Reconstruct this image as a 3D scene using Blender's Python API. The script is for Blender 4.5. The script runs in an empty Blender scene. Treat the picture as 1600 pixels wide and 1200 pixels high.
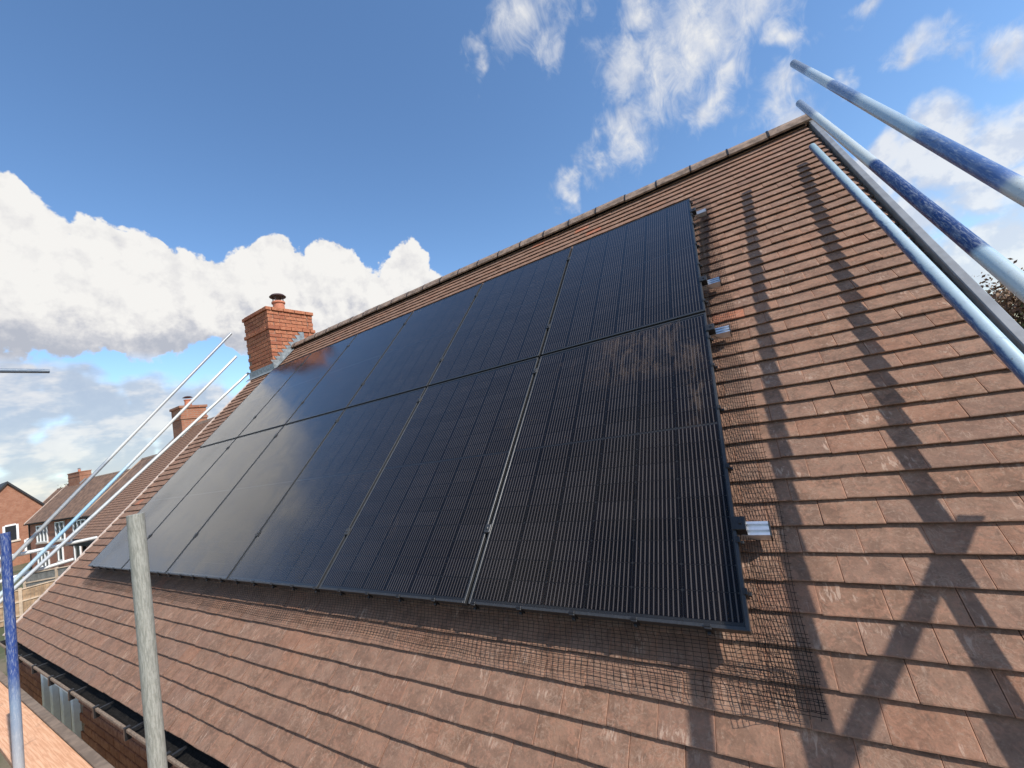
import bpy, bmesh, math, random
from mathutils import Vector, Matrix, noise
import numpy as np
random.seed(7)
R_ = math.radians
sc = bpy.context.scene
COL = sc.collection

# ------------------------------------------------------------------ camera
CAM = Vector((7.0814, -1.4578, 0.7743))
cam = bpy.data.cameras.new('camera')
cam.sensor_width = 36.0; cam.lens = 14.17; cam.clip_start = 0.02; cam.clip_end = 4000
cam_o = bpy.data.objects.new('camera', cam); COL.objects.link(cam_o)
_r, _u, _f = Vector((0.83706, 0.51761, -0.17723)), Vector((0.20004, 0.01196, 0.97971)), Vector((-0.50923, 0.85553, 0.09353))
cam_o.matrix_world = Matrix(((_r.x, _u.x, -_f.x, CAM.x), (_r.y, _u.y, -_f.y, CAM.y), (_r.z, _u.z, -_f.z, CAM.z), (0, 0, 0, 1)))
sc.camera = cam_o
FPX = 629.76
def pix(x, y):                       # the direction in which a point of the photograph lies, used for the cloud layout only
    return (_r * ((x - 800) / FPX) - _u * ((y - 600) / FPX) + _f).normalized()
sc.view_settings.view_transform = 'Standard'; sc.view_settings.look = 'None'
sc.view_settings.gamma = 1.0; sc.view_settings.exposure = 0.48; sc.view_settings.use_curve_mapping = False
sc.cycles.transparent_max_bounces = 16; sc.cycles.max_bounces = 8

# ------------------------------------------------------------------ node helpers
class NT:
    def __init__(s, tree): s.t = tree
    def n(s, typ, **kw):
        nd = s.t.nodes.new(typ)
        for k, v in kw.items(): setattr(nd, k, v)
        return nd
    def put(s, sock, v):
        if isinstance(v, bpy.types.NodeSocket): s.t.links.new(v, sock)
        elif v is not None: sock.default_value = v
    def m(s, op, a, b=None, c=None, clamp=False):
        nd = s.n('ShaderNodeMath', operation=op, use_clamp=clamp)
        s.put(nd.inputs[0], a); s.put(nd.inputs[1], b)
        if c is not None: s.put(nd.inputs[2], c)
        return nd.outputs[0]
    def v(s, op, a, b=None, sc=None):
        nd = s.n('ShaderNodeVectorMath', operation=op)
        s.put(nd.inputs[0], a)
        if b is not None: s.put(nd.inputs[1], b)
        if sc is not None: s.put(nd.inputs['Scale'], sc)
        return nd.outputs['Value'] if op in ('DISTANCE', 'LENGTH', 'DOT_PRODUCT') else nd.outputs['Vector']
    def noise(s, vec, scale, detail=4, rough=.55, col=False, dist=0.0):
        nd = s.n('ShaderNodeTexNoise'); s.put(nd.inputs['Vector'], vec)
        nd.inputs['Scale'].default_value = scale; nd.inputs['Detail'].default_value = detail
        nd.inputs['Roughness'].default_value = rough; nd.inputs['Distortion'].default_value = dist
        return nd.outputs['Color' if col else 'Fac']
    def ss(s, x, a, b):              # smoothstep
        nd = s.n('ShaderNodeMapRange', interpolation_type='SMOOTHSTEP'); s.put(nd.inputs[0], x)
        nd.inputs[1].default_value = a; nd.inputs[2].default_value = b
        return nd.outputs[0]
    def mix(s, f, a, b, blend='MIX'):
        nd = s.n('ShaderNodeMix', data_type='RGBA', blend_type=blend)
        s.put(nd.inputs[0], f)
        for k, val in ((6, a), (7, b)):
            if not isinstance(val, bpy.types.NodeSocket): val = (*val[:3], 1)
            s.put(nd.inputs[k], val)
        return nd.outputs[2]
    def sep(s, vec):
        nd = s.n('ShaderNodeSeparateXYZ'); s.put(nd.inputs[0], vec); return nd.outputs
    def comb(s, x, y, z):
        nd = s.n('ShaderNodeCombineXYZ')
        for i, q in enumerate((x, y, z)): s.put(nd.inputs[i], q)
        return nd.outputs[0]
    def ramp(s, f, stops, interp='LINEAR'):
        nd = s.n('ShaderNodeValToRGB'); s.put(nd.inputs[0], f); cr = nd.color_ramp; cr.interpolation = interp
        while len(cr.elements) < len(stops): cr.elements.new(.5)
        for e, (p, c) in zip(cr.elements, stops): e.position = p; e.color = (*c, 1)
        return nd.outputs[0]
    def bump(s, h, strength=.3, dist=.002):
        nd = s.n('ShaderNodeBump'); s.put(nd.inputs['Height'], h)
        nd.inputs['Strength'].default_value = strength; nd.inputs['Distance'].default_value = dist
        return nd.outputs[0]

# ------------------------------------------------------------------ world: clear blue afternoon with cumulus
SUN_EL, SUN_AZ = R_(46.3), R_(-6.0)
SUN = Vector((math.cos(SUN_EL) * math.cos(SUN_AZ), math.cos(SUN_EL) * math.sin(SUN_AZ), math.sin(SUN_EL)))
world = bpy.data.worlds.new('World'); sc.world = world; world.use_nodes = True; world.cycles.sampling_method = 'NONE'
wt = NT(world.node_tree); world.node_tree.nodes.clear()
sky = wt.n('ShaderNodeTexSky', sky_type='NISHITA'); sky.sun_disc = False
sky.sun_elevation = SUN_EL; sky.sun_rotation = R_(96); sky.air_density = 1.0; sky.dust_density = 0.15; sky.ozone_density = 2.4
hs = wt.n('ShaderNodeHueSaturation'); hs.inputs['Saturation'].default_value = 1.11
wt.t.links.new(sky.outputs[0], hs.inputs['Color'])
bg_sky = wt.n('ShaderNodeBackground'); bg_sky.inputs[1].default_value = 0.15
wt.t.links.new(hs.outputs[0], bg_sky.inputs[0])
DIR = wt.v('NORMALIZE', wt.n('ShaderNodeTexCoord').outputs['Generated'])
def smax(vals, k=.12):
    acc = vals[0]
    for q in vals[1:]:
        acc = wt.m('SMOOTH_MAX', acc, q, k)
    return acc
def field(d, blobs, k=.12):
    out = []
    for (x, y, r) in blobs:
        c = pix(x, y); rad = (pix(x + r, y) - c).length * .5 + (pix(x, y - r) - c).length * .5
        out.append(wt.m('MULTIPLY_ADD', wt.v('DISTANCE', d, tuple(c)), -1 / rad, 1.0))
    return smax(out, k)
def warp(d, scale, amp, detail=3):
    w = wt.v('SUBTRACT', wt.noise(d, scale, detail, .55, col=True), (.5, .5, .5))
    return wt.v('ADD', d, wt.v('SCALE', w, sc=amp))
cum = [(-420, 345, 240), (-150, 360, 180), (20, 350, 85), (60, 410, 120), (185, 385, 70), (100, 470, 120), (275, 440, 75), (340, 450, 65),
       (415, 435, 62), (250, 500, 80), (440, 480, 80), (535, 450, 60), (630, 430, 52), (560, 500, 90), (660, 480, 60), (380, 500, 70), (-100, 480, 190)]
low = [(20, 600, 60), (110, 612, 62), (30, 640, 80), (160, 640, 60), (250, 645, 70), (310, 680, 70), (20, 700, 60), (110, 695, 50), (190, 700, 60), (60, 745, 70), (330, 640, 50), (-160, 660, 160), (-420, 600, 260)]
wisp = [(835, 5, 85), (870, 60, 48), (765, 85, 26), (1085, 60, 120), (1160, 35, 75), (1040, 120, 90), (975, 110, 60), (1110, 150, 50), (975, 210, 60), (930, 250, 40), (880, 300, 30),
        (1000, 20, 60), (1220, 180, 62), (1320, 110, 30), (1215, 80, 40), (1330, 10, 40), (1560, 60, 70), (1440, 90, 50)]
bank = [(1430, 235, 80), (1500, 230, 85), (1580, 200, 90), (1560, 290, 80), (1440, 330, 80), (1560, 390, 100), (1720, 260, 200), (1350, 270, 60), (1240, 210, 55)]
# cumulus
d1 = warp(warp(DIR, 7, .13, 1), 24, .05, 3)
F = field(d1, cum)
n1 = wt.noise(DIR, 13, 5, .60)
l_t = Vector((.45, .35, .82)) * .022
n2 = wt.noise(wt.v('ADD', DIR, tuple(l_t)), 13, 5, .60)
emb = wt.m('SUBTRACT', n1, n2)
Fc = wt.m('ADD', wt.m('ADD', F, wt.m('MULTIPLY', wt.m('SUBTRACT', n1, .5), .75)), wt.m('MULTIPLY', wt.m('SUBTRACT', wt.noise(DIR, 46, 3, .6), .5), .32))
elev = wt.sep(DIR)[2]
basecut = wt.ss(wt.m('ADD', elev, wt.m('MULTIPLY', wt.m('SUBTRACT', wt.noise(DIR, 5, 3), .5), .08)), .205, .25)
Dc = wt.m('MULTIPLY', wt.ss(Fc, .02, .13), basecut)
height = wt.ss(wt.m('ADD', elev, wt.m('MULTIPLY', wt.m('SUBTRACT', n1, .5), .20)), .215, .345)
lum = wt.m('ADD', height, wt.m('MULTIPLY', emb, 2.2), clamp=True)
col_c = wt.ramp(lum, [(0, (.53, .56, .64)), (.35, (.68, .69, .74)), (.7, (.88, .87, .87)), (1, (1.0, .985, .96))])
# lower, hazier layer near the horizon
d2 = warp(DIR, 9, .12, 3)
Fl = wt.m('ADD', field(d2, low), wt.m('MULTIPLY', wt.m('SUBTRACT', wt.noise(wt.v('MULTIPLY', DIR, (1, 1, 2.6)), 10, 4, .6), .5), .8))
Dl = wt.m('MULTIPLY', wt.ss(Fl, -.15, .4), .85)
col_l = wt.mix(wt.ss(wt.noise(wt.v('MULTIPLY', DIR, (1, 1, 2.2)), 12, 4, .6), .42, .62), (.50, .56, .66), (.92, .87, .82))
# thin torn clouds overhead and a soft bank towards the right
d3 = warp(DIR, 7, .20, 4)
nw = wt.noise(wt.v('MULTIPLY', DIR, (1.8, 1, 1.2)), 16, 7, .68, dist=.7)
Fw = wt.m('ADD', field(d3, wisp), wt.m('MULTIPLY', wt.m('SUBTRACT', nw, .5), 1.5))
Dw = wt.m('MULTIPLY', wt.ss(Fw, -.10, 1.15), .92)
Fb = wt.m('ADD', field(d1, bank), wt.m('MULTIPLY', wt.m('SUBTRACT', n1, .5), .9))
Db = wt.m('MULTIPLY', wt.ss(Fb, .0, .6), .80)
# scattered cumulus over the rest of the sky, outside this view
xyz = wt.sep(DIR)
behind = wt.ss(wt.v('DOT_PRODUCT', DIR, tuple(_f)), .28, -.05)
Dg = wt.m('MULTIPLY', wt.m('MULTIPLY', wt.ss(wt.noise(DIR, 3.2, 4, .58), .52, .62), behind), wt.ss(elev, .02, .12))
col_g = wt.mix(wt.ss(wt.m('ADD', elev, wt.m('MULTIPLY', emb, 2.2)), .0, .5), (.55, .58, .67), (.97, .96, .94))
Dtot = wt.m('MAXIMUM', wt.m('MAXIMUM', Dc, Dl), wt.m('MAXIMUM', wt.m('MAXIMUM', Dw, Db), Dg))
colw = wt.mix(wt.ss(emb, -.06, .06), (.80, .83, .90), (1.0, .99, .97))
c_all = wt.mix(Dw, col_g, colw)
c_all = wt.mix(Db, c_all, colw)
c_all = wt.mix(Dl, c_all, col_l)
c_all = wt.mix(Dc, c_all, col_c)
bg_cl = wt.n('ShaderNodeBackground'); wt.t.links.new(c_all, bg_cl.inputs[0]); bg_cl.inputs[1].default_value = 0.66
mxs = wt.n('ShaderNodeMixShader')
wt.put(mxs.inputs[0], Dtot); wt.t.links.new(bg_sky.outputs[0], mxs.inputs[1]); wt.t.links.new(bg_cl.outputs[0], mxs.inputs[2])
wt.t.links.new(mxs.outputs[0], wt.n('ShaderNodeOutputWorld').inputs[0])

sun_d = bpy.data.lights.new('sun', 'SUN'); sun_d.energy = 3.8; sun_d.angle = R_(0.53); sun_d.color = (1.0, .955, .89)
sun_o = bpy.data.objects.new('sun', sun_d); COL.objects.link(sun_o); sun_o.rotation_euler = SUN.to_track_quat('Z', 'Y').to_euler()
sun_o.location = (20, 0, 20)

# ------------------------------------------------------------------ materials
MATS = {}
def mat(name, rough=.6, metal=0.0, spec=.5):
    m = bpy.data.materials.new(name); m.use_nodes = True; MATS[name] = m
    t = NT(m.node_tree); b = m.node_tree.nodes['Principled BSDF']
    b.inputs['Roughness'].default_value = rough; b.inputs['Metallic'].default_value = metal
    b.inputs['Specular IOR Level'].default_value = spec
    return m, t, b
def plain(name, col, rough=.6, metal=0.0, var=.12, scale=30, bump=0.0, spec=.5):
    m, t, b = mat(name, rough, metal, spec)
    co = t.n('ShaderNodeTexCoord').outputs['Object']
    n = t.noise(co, scale, 5, .6)
    lo = tuple(c * (1 - var) for c in col); hi = tuple(min(1, c * (1 + var)) for c in col)
    t.put(b.inputs['Base Color'], t.mix(t.ss(n, .35, .65), lo, hi))
    if bump: t.put(b.inputs['Normal'], t.bump(n, .4, bump))
    return m

def tile_material():
    m, t, b = mat('clay_tile', .82, 0, .25)
    co = t.n('ShaderNodeTexCoord').outputs['Object']
    rn = t.n('ShaderNodeAttribute', attribute_name='rnd').outputs['Fac']
    tv = t.n('ShaderNodeAttribute', attribute_name='edge').outputs['Fac']      # 1 at the tile's rim
    off = t.v('SCALE', t.comb(rn, t.m('MULTIPLY', rn, 3.7), t.m('MULTIPLY', rn, 1.9)), sc=53.0)
    p = t.v('ADD', co, off)
    big = t.noise(p, 11, 4, .55)
    fine = t.noise(p, 140, 4, .65)
    mid = t.noise(p, 36, 5, .62, dist=1.2)
    base = t.mix(t.ss(big, .34, .66), (.165, .095, .060), (.275, .163, .105))
    base = t.mix(t.m('MULTIPLY', t.ss(mid, .46, .64), .55), base, (.37, .195, .122))
    # individual tint of each tile: browner, greyer or redder
    wn = t.n('ShaderNodeTexWhiteNoise', noise_dimensions='1D'); t.put(wn.inputs['W'], rn)
    wc = t.sep(wn.outputs['Color'])
    base = t.mix(t.m('MULTIPLY', wc[0], .40), base, (.235, .155, .115))
    base = t.mix(t.m('MULTIPLY', t.ss(wc[1], .80, 1.0), .25), base, (.37, .165, .09))
    base = t.mix(t.m('MULTIPLY', t.ss(wc[2], .988, .997), .8), base, (.46, .165, .085))
    base = t.mix(t.m('MULTIPLY', t.ss(wc[0], .62, 1.0), .22), base, (.150, .088, .062))
    # dark weather blotches, pale handling marks dragged down the slope, fine grit
    base = t.mix(t.m('MULTIPLY', t.ss(t.noise(p, 24, 6, .66, dist=.8), .54, .70), .55), base, (.115, .074, .052))
    streak = t.noise(t.v('MULTIPLY', p, (1.0, .22, .5)), 85, 4, .6, dist=.7)
    where = t.ss(t.noise(p, 9, 2, .5), .56, .68)
    base = t.mix(t.m('MULTIPLY', t.m('MULTIPLY', t.ss(streak, .50, .64), where), .60), base, (.53, .385, .285))
    base = t.mix(t.m('MULTIPLY', t.ss(fine, .56, .74), .30), base, (.44, .29, .20))
    base = t.mix(t.m('MULTIPLY', t.ss(fine, .46, .30), .35), base, (.115, .066, .045))
    # swirling smears and trowel marks, lighter grit patches
    sw = t.noise(p, 15, 4, .55, dist=2.6)
    ring = t.ss(t.m('ABSOLUTE', t.m('SUBTRACT', sw, .5)), .040, .012)
    base = t.mix(t.m('MULTIPLY', t.m('MULTIPLY', ring, t.ss(t.noise(p, 7, 2), .46, .6)), .26), base, (.42, .30, .215))
    base = t.mix(t.m('MULTIPLY', t.ss(t.noise(p, 52, 6, .7), .55, .68), .45), base, (.36, .255, .18))
    base = t.mix(t.m('MULTIPLY', t.ss(t.noise(p, 300, 3, .7), .60, .72), .5), base, (.10, .060, .042))
    # rubbed orange arrises
    base = t.mix(t.m('MULTIPLY', t.ss(t.m('MULTIPLY', tv, t.m('ADD', t.noise(p, 40, 3), .45)), .55, 1.0), .55), base, (.47, .24, .145))
    hs_ = t.n('ShaderNodeHueSaturation'); hs_.inputs['Saturation'].default_value = 1.04; hs_.inputs['Hue'].default_value = .496; hs_.inputs['Value'].default_value = .98; t.put(hs_.inputs['Color'], base)
    t.put(b.inputs['Base Color'], hs_.outputs[0])
    h = t.m('ADD', t.m('MULTIPLY', fine, .45), t.m('ADD', mid, t.m('MULTIPLY', big, .8)))
    t.put(b.inputs['Normal'], t.bump(h, .75, .0026))
    return m
TILE = tile_material()

def brick_piece(name, a, b_, c):
    m, t, b = mat(name, .88, 0, .2)
    co = t.n('ShaderNodeTexCoord').outputs['Object']
    rn = t.n('ShaderNodeObjectInfo').outputs['Random']
    p = t.v('ADD', co, t.v('SCALE', t.comb(rn, rn, rn), sc=37.0))
    n = t.noise(p, 26, 5, .65)
    base = t.mix(t.ss(n, .35, .65), a, b_)
    base = t.mix(t.m('MULTIPLY', t.ss(rn, .45, 1.0), .6), base, c)
    base = t.mix(t.m('MULTIPLY', t.ss(t.noise(p, 90, 3), .56, .7), .5), base, tuple(k * .45 for k in a))
    t.put(b.inputs['Base Color'], base); t.put(b.inputs['Normal'], t.bump(t.noise(p, 120, 4), .6, .003))
    return m
BRICK = brick_piece('red_brick', (.34, .118, .064), (.46, .195, .105), (.26, .085, .05))
WBRICK = brick_piece('wall_brick', (.26, .105, .06), (.40, .18, .105), (.20, .075, .045))
MORTAR = plain('mortar', (.25, .19, .145), .95, 0, .2, 60, .002)
LEAD = plain('lead_flashing', (.24, .26, .265), .55, .35, .25, 20)
TERRA = plain('terracotta', (.50, .18, .10), .8, 0, .15, 30)
DARKMET = plain('cowl_metal', (.09, .05, .045), .5, .3, .2, 30)
BLACKPL = plain('black_plastic', (.012, .012, .013), .45, 0, .3, 60)
GUTTER = plain('gutter_black', (.012, .011, .010), .75, 0, .6, 60, 0, .15)
GUTLIP = plain('gutter_dust', (.20, .145, .10), .8, 0, .35, 90)
GREYTRIM = plain('grey_verge', (.22, .225, .235), .5, 0, .12, 12, 0)
PALETRIM = plain('pale_verge', (.50, .40, .34), .7, 0, .15, 20)
RIDGE = plain('ridge_clay', (.235, .160, .115), .85, 0, .35, 14, .003)
MORT_V = plain('verge_mortar', (.10, .075, .06), .95, 0, .35, 30, .004)
FELT = plain('roof_felt', (.05, .045, .042), .9, 0, .2, 20)
WHITEPL = plain('white_frame', (.80, .80, .78), .4, 0, .05, 20)
ALU = plain('rail_aluminium', (.72, .73, .74), .32, .85, .06, 50)
FRAME = plain('anodised_frame', (.048, .049, .051), .38, .40, .12, 80)
BACK = plain('backsheet', (.0045, .0045, .006), .6, 0, .1, 50)
WIRE = plain('coated_wire', (.007, .006, .006), .55, 0, .2, 60, 0, .12)

def cell_material():
    m, t, b = mat('solar_cell', .6, 0, .0)
    s = t.sep(t.n('ShaderNodeTexCoord').outputs['Object'])
    rn = t.n('ShaderNodeObjectInfo').outputs['Random']
    fr = t.m('FRACT', t.m('DIVIDE', t.m('ADD', s[0], .086), .0172))
    d = t.m('ABSOLUTE', t.m('SUBTRACT', fr, .5))
    line = t.m('MULTIPLY', t.m('MULTIPLY', t.ss(d, .15, .09), t.m('LESS_THAN', t.m('ABSOLUTE', s[0]), .086)), t.m('MULTIPLY_ADD', t.m('LESS_THAN', t.m('ABSOLUTE', s[1]), .0440), .6, .4))
    base = t.mix(rn, (.0030, .0030, .0042), (.0050, .0048, .0068))
    t.put(b.inputs['Base Color'], t.mix(line, base, t.mix(rn, (.080, .069, .068), (.098, .085, .083))))
    t.put(b.inputs['Metallic'], 0.0)
    return m
CELL = cell_material()
def glass_material(name, refl_smear):
    m = bpy.data.materials.new(name); m.use_nodes = True; t = NT(m.node_tree); m.node_tree.nodes.clear()
    co = t.n('ShaderNodeTexCoord').outputs['Object']
    rn = t.n('ShaderNodeObjectInfo').outputs['Random']
    p = t.v('ADD', co, t.v('SCALE', t.comb(rn, rn, rn), sc=31.0))
    lw = t.n('ShaderNodeLayerWeight'); lw.inputs['Blend'].default_value = .5
    fres = t.m('MULTIPLY_ADD', t.m('POWER', lw.outputs['Facing'], 3.55), .97, .011)     # anti-reflective solar glass
    gl = t.n('ShaderNodeBsdfGlossy')
    smear = t.noise(p, 3.2, 5, .62, dist=1.0)
    t.put(gl.inputs['Roughness'], t.m('MULTIPLY_ADD', t.ss(smear, .35, .7), .08, .115))
    gl.inputs['Color'].default_value = (.97, .97, .97, 1)
    tr = t.n('ShaderNodeBsdfTransparent'); tr.inputs['Color'].default_value = (.95, .955, .95, 1)
    mx = t.n('ShaderNodeMixShader'); t.put(mx.inputs[0], fres); t.t.links.new(tr.outputs[0], mx.inputs[1]); t.t.links.new(gl.outputs[0], mx.inputs[2])
    # thin dust film; one panel also has a painted brown reflection and smear streaks
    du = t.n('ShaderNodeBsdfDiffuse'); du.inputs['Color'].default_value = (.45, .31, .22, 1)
    st = t.noise(t.v('MULTIPLY', p, (2.2, .6, 1)), 5.5, 6, .66, dist=1.3)
    film = t.m('MULTIPLY_ADD', t.m('MULTIPLY', t.ss(st, .56, .74), t.ss(t.noise(p, 1.6, 2), .45, .62)), .035, .004)
    if refl_smear:
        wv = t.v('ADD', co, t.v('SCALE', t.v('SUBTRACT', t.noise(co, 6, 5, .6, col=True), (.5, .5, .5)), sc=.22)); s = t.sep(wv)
        painted_refl = t.m('MULTIPLY', t.m('MULTIPLY', t.ss(s[1], 1.20, 1.36), t.ss(s[0], .35, .60)), t.ss(t.m('ADD', s[0], t.m('MULTIPLY', t.m('SUBTRACT', 1.72, s[1]), -.35)), .985, .960))
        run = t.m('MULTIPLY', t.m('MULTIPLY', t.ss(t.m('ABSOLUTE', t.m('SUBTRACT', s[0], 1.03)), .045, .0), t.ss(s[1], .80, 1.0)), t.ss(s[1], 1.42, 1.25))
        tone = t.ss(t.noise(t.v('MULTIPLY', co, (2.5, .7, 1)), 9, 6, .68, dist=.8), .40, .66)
        film = t.m('ADD', film, t.m('MULTIPLY', t.m('ADD', t.m('MULTIPLY', painted_refl, .085), t.m('MULTIPLY', run, .13)), tone))
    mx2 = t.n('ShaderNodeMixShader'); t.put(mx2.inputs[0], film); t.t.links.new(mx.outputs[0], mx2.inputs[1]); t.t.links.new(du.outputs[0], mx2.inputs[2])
    t.t.links.new(mx2.outputs[0], t.n('ShaderNodeOutputMaterial').inputs[0])
    return m
GLASS_S = glass_material('refl_smear_panel_glass', True)
GLASS = glass_material('panel_glass', False)
def win_glass():
    m, t, b = mat('window_glass', .06, 0, .7); b.inputs['Base Color'].default_value = (.03, .035, .04, 1); return m
WGLASS = win_glass()

def tube_material(name, L, stops, seed, side=None, rough=.38):
    """stops: (fraction of the length from the base, colour); side: colour on the underside strip"""
    m, t, b = mat(name, rough, .15, .5)
    co = t.n('ShaderNodeTexCoord').outputs['Object']; s = t.sep(co)
    p = t.v('ADD', co, (seed * 3.1, seed * 1.7, seed * 5.3))
    nz = t.noise(p, 9, 5, .6)
    f = t.m('ADD', t.m('DIVIDE', s[2], L), t.m('MULTIPLY', t.m('SUBTRACT', nz, .5), .10 / L))
    base = t.ramp(f, stops, 'LINEAR')
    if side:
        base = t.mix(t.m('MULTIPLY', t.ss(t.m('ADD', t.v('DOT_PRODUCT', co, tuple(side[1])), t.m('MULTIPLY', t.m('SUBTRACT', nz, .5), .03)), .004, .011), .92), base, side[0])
    wear = t.noise(t.v('MULTIPLY', p, (1, 1, .35)), 26, 6, .72, dist=.5)
    base = t.mix(t.m('MULTIPLY', t.ss(wear, .52, .62), .16), base, (.42, .46, .47))
    base = t.mix(t.m('MULTIPLY', t.ss(wear, .44, .30), .30), base, (.12, .14, .17))
    gr = t.noise(t.v('MULTIPLY', p, (1, 1, .12)), 240, 4, .65)
    rust = t.ss(t.noise(t.v('ADD', p, (9, 4, 2)), 34, 5, .7), .66, .72)
    base = t.mix(t.m('MULTIPLY', rust, .7), base, (.17, .085, .05))
    base = t.mix(t.m('MULTIPLY', t.ss(gr, .48, .66), .35), base, (.52, .55, .56))
    base = t.mix(t.m('MULTIPLY', t.ss(t.noise(p, 60, 6, .75), .64, .70), .55), base, (.50, .53, .55))
    base = t.mix(t.m('MULTIPLY', t.ss(t.noise(p, 16, 6, .7), .58, .72), .5), base, (.16, .17, .18))
    t.put(b.inputs['Base Color'], base)
    t.put(b.inputs['Roughness'], t.m('MULTIPLY_ADD', nz, .25, rough - .12))
    t.put(b.inputs['Normal'], t.bump(gr, .04, .0006))
    return m
GALV, GALVD, BLUE, NAVY, PALEB = (.53, .54, .51), (.27, .28, .28), (.05, .10, .25), (.012, .035, .13), (.54, .58, .55)

# ------------------------------------------------------------------ object helpers
def link(o, parent=None):
    COL.objects.link(o)
    if parent is not None: o.parent = parent
    return o
def tag(o, label=None, cat=None, group=None, kind=None):
    for k, v in (('label', label), ('category', cat), ('group', group), ('kind', kind)):
        if v: o[k] = v
    return o
def empty(name, loc=(0, 0, 0), rot=(0, 0, 0), parent=None):
    o = bpy.data.objects.new(name, None); o.location = loc; o.rotation_euler = rot; o.empty_display_size = .2
    return link(o, parent)
def mesh_obj(name, verts, faces, m, parent=None, loc=(0, 0, 0), rot=(0, 0, 0), smooth=False):
    me = bpy.data.meshes.new(name); me.from_pydata([tuple(v) for v in verts], [], faces); me.update()
    me.materials.append(m)
    if smooth: me.polygons.foreach_set('use_smooth', [True] * len(me.polygons))
    o = bpy.data.objects.new(name, me); o.location = loc; o.rotation_euler = rot
    return link(o, parent)
class MB:
    def __init__(s): s.v = []; s.f = []
    def box(s, a, b):
        i = len(s.v); x0, y0, z0 = a; x1, y1, z1 = b
        s.v += [(x0, y0, z0), (x1, y0, z0), (x1, y1, z0), (x0, y1, z0), (x0, y0, z1), (x1, y0, z1), (x1, y1, z1), (x0, y1, z1)]
        s.f += [tuple(i + k for k in q) for q in ((0, 3, 2, 1), (4, 5, 6, 7), (0, 1, 5, 4), (1, 2, 6, 5), (2, 3, 7, 6), (3, 0, 4, 7))]
        return s
    def poly(s, pts): i = len(s.v); s.v += [tuple(p) for p in pts]; s.f.append(tuple(range(i, i + len(pts)))); return s
    def prism(s, prof, axis, a, b):      # profile in the plane across `axis`, closed
        i = len(s.v); n = len(prof)
        for t in (a, b):
            for (p, q) in prof:
                s.v.append((t, p, q) if axis == 'x' else ((p, t, q) if axis == 'y' else (p, q, t)))
        for k in range(n): s.f.append((i + k, i + (k + 1) % n, i + n + (k + 1) % n, i + n + k))
        s.f.append(tuple(i + k for k in range(n))[::-1]); s.f.append(tuple(i + n + k for k in range(n)))
        return s
    def wire(s, pts, r, sides=3):
        i0 = len(s.v); pts = [Vector(p) for p in pts]
        for k, p in enumerate(pts):
            d = (pts[min(k + 1, len(pts) - 1)] - pts[max(k - 1, 0)]).normalized()
            a = d.orthogonal().normalized() if k == 0 else (a - d * a.dot(d)).normalized()
            b = d.cross(a)
            for j in range(sides):
                th = 2 * math.pi * j / sides; s.v.append(tuple(p + (a * math.cos(th) + b * math.sin(th)) * r))
        for k in range(len(pts) - 1):
            for j in range(sides):
                q = i0 + k * sides; s.f.append((q + j, q + (j + 1) % sides, q + sides + (j + 1) % sides, q + sides + j))
        return s
    def lathe(s, prof, seg=20, c=(0, 0)):
        i0 = len(s.v)
        for (r, z) in prof:
            for j in range(seg):
                th = 2 * math.pi * j / seg; s.v.append((c[0] + r * math.cos(th), c[1] + r * math.sin(th), z))
        for k in range(len(prof) - 1):
            for j in range(seg):
                q = i0 + k * seg; s.f.append((q + j, q + (j + 1) % seg, q + seg + (j + 1) % seg, q + seg + j))
        return s
    def obj(s, name, m, parent=None, loc=(0, 0, 0), rot=(0, 0, 0), smooth=False, bevel=0.0):
        o = mesh_obj(name, s.v, s.f, m, parent, loc, rot, smooth)
        bm = bmesh.new(); bm.from_mesh(o.data); bmesh.ops.recalc_face_normals(bm, faces=bm.faces)
        if bevel: bmesh.ops.bevel(bm, geom=list(bm.edges), offset=bevel, segments=1, affect='EDGES')
        bm.to_mesh(o.data); bm.free()
        return o

# ------------------------------------------------------------------ ground
GZ = -5.75
gm, gt, gb = mat('ground_soil', .95)
gco = gt.n('ShaderNodeTexCoord').outputs['Object']
gcol = gt.mix(gt.ss(gt.noise(gco, .25, 6, .6), .45, .58), (.075, .085, .035), (.20, .15, .10))
gt.put(gb.inputs['Base Color'], gt.mix(gt.m('MULTIPLY', gt.noise(gco, 6, 5, .7), .6), gcol, (.05, .065, .02)))
tag(mesh_obj('ground', [(-1500, -1500, GZ), (1500, -1500, GZ), (1500, 1500, GZ), (-1500, 1500, GZ)], [(0, 1, 2, 3)], gm), kind='structure')

# ------------------------------------------------------------------ the house: local frame of the front slope is (u, v, n)
C45 = math.sqrt(.5)
UL, UR = -1.17, 7.93                 # verges
VR = 4.42                            # ridge, along the slope
GA, TW, TT, TB = .102, .172, .0150, .0075       # gauge, tile pitch, thickness
N0 = -.11
def uvn(u, v, n): return Vector((u, (v - n) * C45, (v + n) * C45))
def yz2vn(y, z): return ((y + z) * C45, (z - y) * C45)
RY, RZ = (VR - N0) * C45, (VR + N0) * C45
EY, EZ = (-.80 - N0) * C45, (-.80 + N0) * C45

house = tag(empty('brick_house', (3.4, EY, GZ)), 'brick house under a steep brown tiled roof carrying the solar panels', 'house')
def hchild(o): o.parent = house; o.matrix_parent_inverse = Matrix.Translation((-3.4, -EY, -GZ)); return o
deck_ = MB()
deck_.box((UL + .02, -.79, N0 - .10), (UR - .02, VR - .01, N0 - .046))
roof = hchild(deck_.obj('roof', FELT, None, rot=(R_(45), 0, 0)))
bk = MB()
p0, p1 = yz2vn(RY, RZ - .02), yz2vn(2 * RY - EY, EZ)
p2, p3 = yz2vn(2 * RY - EY, EZ - .08), yz2vn(RY, RZ - .12)
bk.prism([p0, p1, p2, p3], 'x', UL, UR)
bk.obj('rear_slope', TILE, roof)

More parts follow.
